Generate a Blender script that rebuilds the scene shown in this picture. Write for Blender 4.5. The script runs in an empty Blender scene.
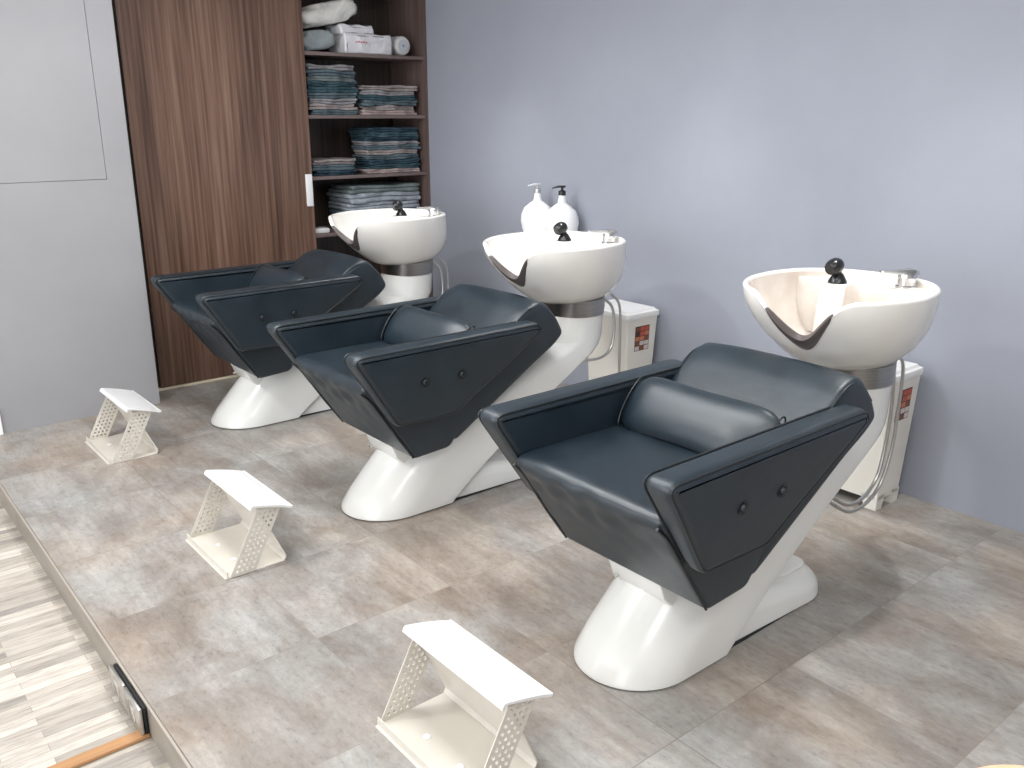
import bpy, bmesh, math, random
from mathutils import Vector, Matrix
random.seed(7)
C = bpy.context.scene.collection
PI = math.pi

# ------------------------------------------------------------------ materials
def srgb(r, g, b):
    f = lambda c: (c/255/12.92) if c/255 <= .04045 else ((c/255+.055)/1.055)**2.4
    return (f(r), f(g), f(b), 1)

def mat(name, col, rough=.5, metal=0., spec=.5, coat=0.):
    m = bpy.data.materials.new(name); m.use_nodes = True
    b = m.node_tree.nodes['Principled BSDF']
    b.inputs['Base Color'].default_value = col if len(col) == 4 else (*col, 1)
    b.inputs['Roughness'].default_value = rough
    b.inputs['Metallic'].default_value = metal
    b.inputs['Specular IOR Level'].default_value = spec
    b.inputs['Coat Weight'].default_value = coat
    return m

class NT:
    def __init__(s, m): s.m = m; s.t = m.node_tree; s.b = s.t.nodes['Principled BSDF']
    def n(s, typ, **kw):
        x = s.t.nodes.new(typ)
        for k, v in kw.items():
            if k in x.inputs: x.inputs[k].default_value = v
            else: setattr(x, k, v)
        return x
    def l(s, a, b): s.t.links.new(a, b)
    def coord(s, scale=(1, 1, 1), rot=(0, 0, 0), loc=(0, 0, 0)):
        tc = s.n('ShaderNodeTexCoord'); mp = s.n('ShaderNodeMapping')
        mp.inputs['Scale'].default_value = scale; mp.inputs['Rotation'].default_value = rot; mp.inputs['Location'].default_value = loc
        s.l(tc.outputs['Object'], mp.inputs['Vector']); return mp.outputs['Vector']
    def ramp(s, fac, stops):
        r = s.n('ShaderNodeValToRGB'); e = r.color_ramp.elements
        while len(e) < len(stops): e.new(.5)
        for i, (p, c) in enumerate(stops):
            e[i].position = p; e[i].color = c if len(c) == 4 else (*c, 1)
        s.l(fac, r.inputs['Fac']); return r.outputs['Color']
    def mix(s, fac, a, b, mode='MIX'):
        x = s.n('ShaderNodeMix', data_type='RGBA', blend_type=mode)
        for v, i in ((fac, 0), (a, 6), (b, 7)):
            if hasattr(v, 'links') or hasattr(v, 'is_linked'): s.l(v, x.inputs[i])
            else: x.inputs[i].default_value = v
        return x.outputs[2]
    def bump(s, h, strength=.2, dist=.01):
        bp = s.n('ShaderNodeBump', Strength=strength, Distance=dist)
        s.l(h, bp.inputs['Height']); s.l(bp.outputs['Normal'], s.b.inputs['Normal'])

def noise_mat(name, c1, c2, scale, rough, stretch=(1, 1, 1), bump=0, detail=4, spec=.5, metal=0, lo=.35, hi=.65, coat=0):
    m = mat(name, c1, rough, metal, spec, coat); t = NT(m)
    v = t.coord(stretch)
    n = t.n('ShaderNodeTexNoise', Scale=scale, Detail=detail); t.l(v, n.inputs['Vector'])
    t.l(t.ramp(n.outputs['Fac'], [(lo, c1), (hi, c2)]), t.b.inputs['Base Color'])
    if bump: t.bump(n.outputs['Fac'], bump, .01)
    return m

def leather(name, c1, c2):
    m = mat(name, c1, .36, 0, .75); t = NT(m)

    v = t.coord()
    n = t.n('ShaderNodeTexNoise', Scale=9, Detail=5); t.l(v, n.inputs['Vector'])
    t.l(t.ramp(n.outputs['Fac'], [(.35, c1), (.7, c2)]), t.b.inputs['Base Color'])
    g = t.n('ShaderNodeTexVoronoi', Scale=260); t.l(v, g.inputs['Vector'])
    n2 = t.n('ShaderNodeTexNoise', Scale=14, Detail=3); t.l(v, n2.inputs['Vector'])
    ad = t.n('ShaderNodeMath', operation='MULTIPLY_ADD'); t.l(g.outputs['Distance'], ad.inputs[0]); ad.inputs[1].default_value = .08
    t.l(n2.outputs['Fac'], ad.inputs[2])
    t.bump(ad.outputs[0], .16, .008)
    t.l(t.ramp(n.outputs['Fac'], [(.3, (.37,)*3), (.75, (.47,)*3)]), t.b.inputs['Roughness'])
    return m

M = {}
M['leather'] = leather('black leather', (.0060, .0142, .0215), (.0095, .0198, .0290))
M['piping'] = mat('leather piping', (.012, .016, .019), .4)
M['gloss_white'] = noise_mat('gloss white shell', (.74, .74, .715), (.77, .77, .745), 3, .22, coat=.3)
M['ceramic'] = noise_mat('white basin glaze', (.80, .775, .73), (.85, .835, .80), 4, .16, coat=.4)
M['chrome'] = mat('chrome', (.75, .75, .76), .16, 1.)
M['steel'] = noise_mat('brushed steel', (.55, .54, .52), (.68, .67, .65), 6, .3, (1, 1, 25), metal=1)
M['collar'] = noise_mat('collar steel', (.36, .35, .34), (.44, .43, .42), 6, .3, (1, 1, 25), metal=1)
M['hose'] = mat('metal hose', (.55, .54, .52), .28, 1.)
M['rubber'] = noise_mat('grey brown rubber', (.075, .062, .058), (.10, .085, .08), 12, .45)
M['black'] = mat('black plastic', (.012, .013, .015), .25)
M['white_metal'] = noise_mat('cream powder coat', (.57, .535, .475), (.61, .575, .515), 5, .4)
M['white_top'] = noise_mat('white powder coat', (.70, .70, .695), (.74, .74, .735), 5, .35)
M['bin'] = noise_mat('cream plastic', (.74, .715, .65), (.77, .745, .69), 4, .38)
M['bin_lid'] = noise_mat('white plastic', (.78, .78, .77), (.8, .8, .8), 4, .35)
M['bottle'] = mat('white bottle plastic', (.92, .92, .92), .3)
M['pump_grey'] = mat('grey pump', (.5, .5, .52), .3, .6)
M['wood_dark'] = None

def wood(name, stops, axis='z', scale=1.):
    m = mat(name, (.1, .06, .04), .38); t = NT(m)
    st = {'z': (34, 34, .7), 'x': (.7, 34, 34)}[axis]
    v = t.coord(tuple(a*scale for a in st))
    n = t.n('ShaderNodeTexNoise', Scale=1.4, Detail=7, Roughness=.62, Distortion=.15); t.l(v, n.inputs['Vector'])
    v2 = t.coord({'z': (5, 5, .25), 'x': (.25, 5, 5)}[axis])
    n2 = t.n('ShaderNodeTexNoise', Scale=1.2, Detail=2); t.l(v2, n2.inputs['Vector'])
    ad = t.n('ShaderNodeMath', operation='MULTIPLY_ADD'); t.l(n2.outputs['Fac'], ad.inputs[0]); ad.inputs[1].default_value = .45
    sb = t.n('ShaderNodeMath', operation='SUBTRACT'); t.l(n.outputs['Fac'], sb.inputs[0]); sb.inputs[1].default_value = .22
    t.l(sb.outputs[0], ad.inputs[2])
    t.l(t.ramp(ad.outputs[0], stops), t.b.inputs['Base Color'])
    t.bump(n.outputs['Fac'], .06, .004)
    return m
M['wood_door'] = wood('walnut laminate', [(.28, (.058, .030, .020)), (.46, (.128, .070, .048)), (.58, (.180, .104, .074)), (.74, (.25, .158, .118))])
M['wood_in'] = wood('dark cabinet laminate', [(.3, (.028, .020, .016)), (.5, (.060, .043, .034)), (.7, (.095, .070, .056))])
M['wood_shelf'] = wood('shelf laminate', [(.3, (.115, .082, .078)), (.5, (.165, .125, .118)), (.7, (.22, .17, .16))], 'x')
M['wood_side'] = wood('side laminate', [(.3, (.085, .055, .048)), (.5, (.13, .09, .08)), (.7, (.18, .13, .12))])
M['wood_light'] = wood('light strip wood', [(.3, (.36, .18, .075)), (.5, (.44, .24, .11)), (.7, (.52, .31, .16))], 'x', .6)
M['peach'] = noise_mat('peach wood', (.80, .48, .28), (.86, .56, .35), 5, .4, (1, 8, 1))

def plaster(name, c1, c2):
    m = mat(name, c1, .62, 0, .35); t = NT(m); v = t.coord()
    n = t.n('ShaderNodeTexNoise', Scale=2.2, Detail=6, Roughness=.6); t.l(v, n.inputs['Vector'])
    t.l(t.ramp(n.outputs['Fac'], [(.3, c1), (.7, c2)]), t.b.inputs['Base Color'])
    n2 = t.n('ShaderNodeTexNoise', Scale=60, Detail=3); t.l(v, n2.inputs['Vector'])
    t.bump(n2.outputs['Fac'], .05, .004)
    return m
M['wall_blue'] = plaster('blue grey paint', (.295, .312, .362), (.318, .335, .388))
M['wall_grey'] = plaster('grey paint', (.295, .293, .304), (.32, .318, .33))
M['wall_room'] = plaster('room paint', (.26, .26, .255), (.29, .29, .285))
M['ceil'] = plaster('ceiling paint', (.78, .78, .77), (.80, .80, .79))
M['gap'] = mat('black gap shade', (.01, .01, .011), .8)  # near-black colour standing in for shade in narrow gaps
M['white_paint'] = mat('white trim paint', (.85, .85, .85), .4)
M['cream_strip'] = mat('cream edge strip', (.78, .70, .54), .4)

def tile_mat():
    m = mat('concrete look tile', (.3, .28, .26), .42, 0, .45); t = NT(m)
    v = t.coord()
    # tile grid: half metre slabs, staggered rows running along x
    br = t.n('ShaderNodeTexBrick', Scale=1.0)
    br.offset = 0.; br.inputs['Brick Width'].default_value = .49; br.inputs['Row Height'].default_value = .49
    br.inputs['Mortar Size'].default_value = .0014; br.inputs['Mortar Smooth'].default_value = .3
    br.inputs['Color1'].default_value = (0, 0, 0, 1); br.inputs['Color2'].default_value = (1, 1, 1, 1); br.inputs['Mortar'].default_value = (.5, .5, .5, 1)
    mp = t.coord((1, 1, 1), (0, 0, 0), (-.04, -.203, 0)); t.l(mp, br.inputs['Vector'])
    # per tile random offset for the pattern
    sc = t.n('ShaderNodeVectorMath', operation='SCALE'); t.l(br.outputs['Color'], sc.inputs[0]); sc.inputs['Scale'].default_value = 5.
    ad = t.n('ShaderNodeVectorMath', operation='ADD'); t.l(v, ad.inputs[0]); t.l(sc.outputs[0], ad.inputs[1])
    st = t.n('ShaderNodeVectorMath', operation='MULTIPLY'); t.l(ad.outputs[0], st.inputs[0]); st.inputs[1].default_value = (1.5, .75, 1)
    n1 = t.n('ShaderNodeTexNoise', Scale=3.0, Detail=9, Roughness=.66, Distortion=.4); t.l(st.outputs[0], n1.inputs['Vector'])
    n2 = t.n('ShaderNodeTexNoise', Scale=1.5, Detail=4, Roughness=.6); t.l(v, n2.inputs['Vector'])
    n3 = t.n('ShaderNodeTexNoise', Scale=46, Detail=7, Roughness=.75); t.l(st.outputs[0], n3.inputs['Vector'])
    s4 = t.n('ShaderNodeVectorMath', operation='MULTIPLY'); t.l(ad.outputs[0], s4.inputs[0]); s4.inputs[1].default_value = (16, 1.6, 1)
    n4 = t.n('ShaderNodeTexNoise', Scale=1.6, Detail=7, Roughness=.7); t.l(s4.outputs[0], n4.inputs['Vector'])
    base = t.ramp(n1.outputs['Fac'], [(.30, (.178, .152, .132)), (.44, (.245, .222, .202)), (.54, (.298, .280, .262)), (.70, (.385, .372, .358))])
    warm = t.ramp(n2.outputs['Fac'], [(.38, (1.06, .97, .88)), (.50, (1., .985, .965)), (.62, (.95, .98, .99))])
    c = t.mix(1., base, warm, 'MULTIPLY')
    sp = t.ramp(n3.outputs['Fac'], [(.32, (.72,)*3), (.45, (1.0,)*3), (.56, (1.06,)*3), (.70, (1.26,)*3)])
    c = t.mix(1., c, sp, 'MULTIPLY')
    sk = t.ramp(n4.outputs['Fac'], [(.30, (.90, .89, .88)), (.5, (1.04, 1.04, 1.04)), (.70, (1.15, 1.15, 1.15))])
    c = t.mix(1., c, sk, 'MULTIPLY')
    jt = t.mix(1., c, (.80, .78, .76, 1), 'MULTIPLY')
    c = t.mix(br.outputs['Fac'], c, jt)
    t.l(c, t.b.inputs['Base Color'])
    t.l(t.ramp(n1.outputs['Fac'], [(.3, (.36,)*3), (.7, (.52,)*3)]), t.b.inputs['Roughness'])
    t.bump(n3.outputs['Fac'], .10, .003)
    return m
M['tile'] = tile_mat()

def plank_mat():
    m = mat('whitewashed strip planks', (.6, .55, .5), .5); t = NT(m)
    br = t.n('ShaderNodeTexBrick', Scale=1.0); br.offset = .37; br.offset_frequency = 2
    br.inputs['Brick Width'].default_value = .30; br.inputs['Row Height'].default_value = .034
    br.inputs['Mortar Size'].default_value = .0008
    br.inputs['Color1'].default_value = (0, 0, 0, 1); br.inputs['Color2'].default_value = (1, 1, 1, 1); br.inputs['Mortar'].default_value = (.2, .2, .2, 1)
    t.l(t.coord(), br.inputs['Vector'])
    base = t.ramp(br.outputs['Color'], [(0., (.27, .25, .23)), (.2, (.36, .325, .285)), (.5, (.44, .40, .35)), (.8, (.52, .48, .425)), (1., (.60, .56, .50))])
    n = t.n('ShaderNodeTexNoise', Scale=1.6, Detail=7, Roughness=.65); t.l(t.coord((6, 55, 6)), n.inputs['Vector'])
    g = t.ramp(n.outputs['Fac'], [(.3, (.66, .63, .6)), (.52, (1., 1., 1.)), (.7, (1.15, 1.13, 1.1))])
    c = t.mix(1., base, g, 'MULTIPLY')
    t.l(t.mix(br.outputs['Fac'], c, (.25, .22, .19, 1)), t.b.inputs['Base Color'])
    t.bump(n.outputs['Fac'], .1, .004)
    return m
M['plank'] = plank_mat()
M['edge'] = mat('edge trim', (.38, .33, .285), .4)
M['riser'] = noise_mat('riser tile', (.21, .185, .155), (.27, .24, .205), 5, .45, (1, 1, 4))

# ------------------------------------------------------------------ object helpers
def link_mesh(name, bm, material, parent=None, smooth=True, angle=38):
    bmesh.ops.recalc_face_normals(bm, faces=bm.faces[:])
    me = bpy.data.meshes.new(name); bm.to_mesh(me); bm.free()
    for mm in (material if isinstance(material, (list, tuple)) else [material]): me.materials.append(mm)
    if smooth:
        me.polygons.foreach_set('use_smooth', [True]*len(me.polygons))
        me.set_sharp_from_angle(angle=math.radians(angle))
    o = bpy.data.objects.new(name, me); C.objects.link(o)
    if parent: o.parent = parent
    return o
def tag(o, label, cat, group=None):
    o['label'] = label; o['category'] = cat
    if group: o['group'] = group
    return o
def thing(name, label, cat, loc=(0, 0, 0), rotz=0, group=None):
    o = bpy.data.objects.new(name, None); C.objects.link(o)
    o.empty_display_size = .1
    o.location = loc; o.rotation_euler = (0, 0, rotz)
    return tag(o, label, cat, group)
def struct(name, bm, m, smooth=False):
    o = link_mesh(name, bm, m, None, smooth); o['kind'] = 'structure'; return o
def dup(root, loc, label, rotz=None):
    r = root.copy(); C.objects.link(r); r.location = loc; r['label'] = label
    if rotz is not None: r.rotation_euler = (0, 0, rotz)
    for ch in list(root.children):
        c = ch.copy(); C.objects.link(c); c.parent = r
        for g in list(ch.children):
            d = g.copy(); C.objects.link(d); d.parent = c
    return r

def box(bm, x0, x1, y0, y1, z0, z1, bev=0, seg=2):
    r = bmesh.ops.create_cube(bm, size=1)
    vs = r['verts']
    for v in vs:
        v.co = Vector((x0+(v.co.x+.5)*(x1-x0), y0+(v.co.y+.5)*(y1-y0), z0+(v.co.z+.5)*(z1-z0)))
    if bev:
        es = list({e for v in vs for e in v.link_edges})
        bmesh.ops.bevel(bm, geom=es, offset=bev, segments=seg, profile=.5, affect='EDGES')
def B(*boxes, bev=0, seg=2):
    bm = bmesh.new()
    for b in boxes: box(bm, *b, bev=bev, seg=seg)
    return bm
def fillet(poly, r, n=5):
    out = []; N = len(poly)
    for i in range(N):
        v = Vector(poly[i]); a = Vector(poly[i-1]); b = Vector(poly[(i+1) % N])
        rr = r[i] if isinstance(r, (list, tuple)) else r
        d1 = a-v; d2 = b-v
        q = min(rr, .45*d1.length, .45*d2.length)
        if q < 1e-5: out.append(tuple(v)); continue
        p1 = v+d1.normalized()*q; p2 = v+d2.normalized()*q
        for k in range(n+1):
            t = k/n
            out.append(tuple((1-t)**2*p1+2*t*(1-t)*v+t*t*p2))
    return out
def resample(poly, step):
    out = []; N = len(poly)
    for i in range(N):
        a = Vector(poly[i]); b = Vector(poly[(i+1) % N]); L = (b-a).length
        k = max(1, int(round(L/step)))
        if L < 1e-6: continue
        for j in range(k): out.append(tuple(a.lerp(b, j/k)))
    return out
def area2(p): return sum(p[i-1][0]*p[i][1]-p[i][0]*p[i-1][1] for i in range(len(p)))
def normals2(p):
    s = 1 if area2(p) > 0 else -1; N = len(p); out = []
    for i in range(N):
        d = Vector(p[(i+1) % N])-Vector(p[i-1]); n = Vector((d.y, -d.x))*s
        out.append(n.normalized() if n.length > 1e-9 else Vector((0, 0)))
    return out
def prism(bm, poly, y0, y1, re=.01, ns=4, ny=1, fn=None, axis='y'):
    """closed outline (a,b) swept between y0 and y1 with rounded end edges"""
    nrm = normals2(poly); secs = []
    for k in range(ns+1):
        a = k/ns*PI/2; secs.append((y0+re*(1-math.cos(a)), re*(1-math.sin(a))))
    for j in range(1, ny): secs.append((y0+re+(y1-y0-2*re)*j/ny, 0))
    for k in range(ns+1):
        a = PI/2-k/ns*PI/2; secs.append((y1-re*(1-math.cos(a)), re*(1-math.sin(a))))
    rings = []
    for y, ins in secs:
        ring = []
        for p, n in zip(poly, nrm):
            a, b = p[0]-n.x*ins, p[1]-n.y*ins
            co = Vector((a, y, b)) if axis == 'y' else (Vector((y, a, b)) if axis == 'x' else Vector((a, b, y)))
            if fn: co = Vector(fn(co))
            ring.append(bm.verts.new(co))
        rings.append(ring)
    N = len(poly)
    for r0, r1 in zip(rings, rings[1:]):
        for i in range(N):
            bm.faces.new((r0[i], r0[(i+1) % N], r1[(i+1) % N], r1[i]))
    bm.faces.new(rings[0][::-1]); bm.faces.new(rings[-1])
def loft(bm, rings, cap0=True, cap1=True):
    vr = [[bm.verts.new(p) for p in r] for r in rings]; N = len(rings[0])
    for r0, r1 in zip(vr, vr[1:]):
        for i in range(N): bm.faces.new((r0[i], r0[(i+1) % N], r1[(i+1) % N], r1[i]))
    if cap0: bm.faces.new(vr[0][::-1])
    if cap1: bm.faces.new(vr[-1])
    return vr
def catmull(pts, n=8):
    P = [Vector(p) for p in pts]; P = [2*P[0]-P[1]]+P+[2*P[-1]-P[-2]]; out = []
    for i in range(1, len(P)-2):
        a, b, c, d = P[i-1:i+3]
        for k in range(n):
            t = k/n
            out.append(.5*((2*b)+(c-a)*t+(2*a-5*b+4*c-d)*t*t+(3*b-a-3*c+d)*t**3))
    out.append(P[-2]); return out
def tube(bm, pts, r, n=10, closed=False, squash=None):
    P = [Vector(p) for p in pts]; N = len(P); rings = []
    prev = None
    for i in range(N):
        if closed: t = P[(i+1) % N]-P[i-1]
        else: t = P[min(i+1, N-1)]-P[max(i-1, 0)]
        t.normalize()
        ref = prev if prev else (Vector((0, 0, 1)) if abs(t.z) < .9 else Vector((1, 0, 0)))
        u = (ref-t*ref.dot(t))
        if u.length < 1e-6: u = t.orthogonal()
        u.normalize(); w = t.cross(u); prev = u
        rr = r[i] if isinstance(r, (list, tuple)) else r
        rings.append([P[i]+(u*math.cos(2*PI*k/n)+w*math.sin(2*PI*k/n))*rr for k in range(n)])
    if closed:
        vr = [[bm.verts.new(p) for p in r_] for r_ in rings]
        for a in range(N):
            r0, r1 = vr[a], vr[(a+1) % N]
            for k in range(n): bm.faces.new((r0[k], r0[(k+1) % n], r1[(k+1) % n], r1[k]))
    else: loft(bm, rings)
def lathe(bm, prof, cx=0, cy=0, n=28):
    """prof: list of (r,z)"""
    rings = [[Vector((cx+max(r, 1e-4)*math.cos(2*PI*k/n), cy+max(r, 1e-4)*math.sin(2*PI*k/n), z)) for k in range(n)] for r, z in prof]
    loft(bm, rings)
def smooth01(t): t = max(0, min(1, t)); return t*t*(3-2*t)

# ------------------------------------------------------------------ camera
F = 885.; PITCH = math.radians(16.85); A = math.radians(50.6); H = 1.5
cam = bpy.data.cameras.new('camera'); co = bpy.data.objects.new('camera', cam); C.objects.link(co)
cam.sensor_fit = 'HORIZONTAL'; cam.sensor_width = 36; cam.lens = 36*F/1024; cam.clip_start = .02
fh = Vector((math.cos(A), math.sin(A), 0)); R = Vector((math.sin(A), -math.cos(A), 0)); Z = Vector((0, 0, 1))
fw = fh*math.cos(PITCH)-Z*math.sin(PITCH); U = fh*math.sin(PITCH)+Z*math.cos(PITCH)
mw = Matrix.Identity(4)
for i in range(3): mw[i][0] = R[i]; mw[i][1] = U[i]; mw[i][2] = -fw[i]
mw[2][3] = H; co.matrix_world = mw
bpy.context.scene.camera = co

# ------------------------------------------------------------------ room shell
XW = 3.40; YC = 5.0; YL = 4.77; ZC = 2.62; LOW = -.10
XE = .53
struct('floor', B((XE, XW+.1, -1.7, 5.5, -.2, 0)), M['tile'])
struct('floor_lower', B((-3.2, XE, -1.7, 4.9, -.2, LOW)), M['plank'])
struct('trim_1', B((XE-.008, XE-.0005, -1.7, YL, LOW, -.001)), M['riser'])
struct('trim_2', B((XE-.009, XE-.003, -1.7, YL, -.0008, .0005)), M['edge'])
struct('trim_3', B((-3.1, XE-.009, 2.163, 2.203, LOW, LOW+.012), bev=.004), M['wood_light'])
struct('wall_right', B((XW, XW+.1, -1.7, 5.5, 0, ZC)), M['wall_blue'])
# the grey wall: slab with a flush access panel set in a thin groove
XR = 1.432; XG = 1.305; ZG = 1.2; G = .0025
struct('wall_left', B((-3.2, XR, YL, YL+.02, LOW, ZG-G), (XG+G, XR, YL, YL+.02, ZG-G, ZC),
                      (-3.2, XR, YL+.02, 5.5, LOW, ZC)), M['wall_grey'])
struct('wall_left_panel', B((-3.2, XG, YL, YL+.02, ZG, ZC)), M['wall_grey'])
struct('baseboard_left', B((-3.2, .668, YL-.014, YL, LOW, .13), bev=.003), M['white_paint'])
struct('wall_back', B((-3.2, XW, -1.8, -1.7, -.2, ZC)), M['wall_room'])
struct('wall_far', B((XR, XW+.1, 5.46, 5.5, 0, ZC)), M['wall_grey'])
# ceiling with an unseen coffer, added to cut off the key lamp's light
cx0, cx1, cy0, cy1 = -.95, .42, 1.6, 3.55
struct('ceiling', B((-3.2, cx0, -1.8, 5.5, ZC, ZC+.06), (cx1, XW+.1, -1.8, 5.5, ZC, ZC+.06),
                    (cx0, cx1, -1.8, cy0, ZC, ZC+.06), (cx0, cx1, cy1, 5.5, ZC, ZC+.06),
                    (cx0, cx1, cy0, cy1, ZC+.24, ZC+.26),
                    (cx0-.03, cx0, cy0, cy1, ZC+.06, ZC+.26), (cx1, cx1+.03, cy0, cy1, ZC+.06, ZC+.26),
                    (cx0, cx1, cy0-.03, cy0, ZC+.06, ZC+.26), (cx0, cx1, cy1, cy1+.03, ZC+.06, ZC+.26)), M['ceil'])

# ------------------------------------------------------------------ socket on the platform riser
ot = thing('power_outlet', 'two-gang metal power outlet on the riser of the tiled platform', 'outlet', (XE-.009, 2.30, -.046), 0)
ot.scale = (1, .9, .95)
link_mesh('back_box', B((-.010, 0, -.146, .146, -.046, .040), bev=.003), M['gap'], ot)
for y0 in (-.148, .003):
    f = link_mesh('cover_plate', B((-.022, -.012, y0, y0+.145, -.045, .042), bev=.004), M['steel'], ot)
    link_mesh('socket_insert', B((-.0235, -.022, y0+.045, y0+.10, -.027, .025), bev=.0015), M['chrome'], f)

# ------------------------------------------------------------------ built-in cabinet
XD = 2.545; ct = thing('cabinet', 'dark walnut built-in cabinet with sliding door and open towel shelves', 'cabinet', (2.4, YC, 0))
def cl(*bs): return [(a-2.4, b-2.4, c-YC, d-YC, e, f) for a, b, c, d, e, f in bs]
XS = XW-.022
link_mesh('side_panel', B(*cl((XS, XW-.001, YC-.005, 5.45, 0, ZC-.002))), M['wood_side'], ct, False)
link_mesh('side_panel', B(*cl((XR+.002, XR+.03, YC+.03, 5.45, 0, ZC-.002), (XR+.03, 1.56, YC+.03, YC+.05, 0, ZC-.062))), M['gap'], ct, False)  # painted near-black for the shade in the slot beside the door
link_mesh('back_panel', B(*cl((XR+.03, XS, 5.40, 5.45, 0, ZC-.002))), M['wood_in'], ct, False)
link_mesh('partition', B(*cl((2.50, 2.52, YC+.05, 5.40, 0, ZC-.002))), M['wood_in'], ct, False)
SH = [.135, .80, 1.147, 1.505, 1.862, 2.25]
for z in SH:
    link_mesh('shelf', B(*cl((2.52, XS, YC+.004, 5.40, z-.02, z)), bev=.0015), M['wood_shelf'], ct, False)
link_mesh('top_rail', B(*cl((XR+.03, XS, YC+.06, 5.40, ZC-.06, ZC-.002))), M['wood_in'], ct, False)
link_mesh('base_strip', B(*cl((XR+.03, XD+.3, YC-.012, YC+.03, 0, .012)), bev=.002), M['cream_strip'], ct, False)
dr = link_mesh('sliding_door', B(*cl((1.516, XD, YC-.002, YC+.028, .014, ZC-.01)), bev=.0015), M['wood_door'], ct, False)
hb = B(*cl((2.496, 2.538, YC-.016, YC-.0015, .975, 1.165)), bev=.004)
link_mesh('door_handle', hb, M['white_paint'], dr)

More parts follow.
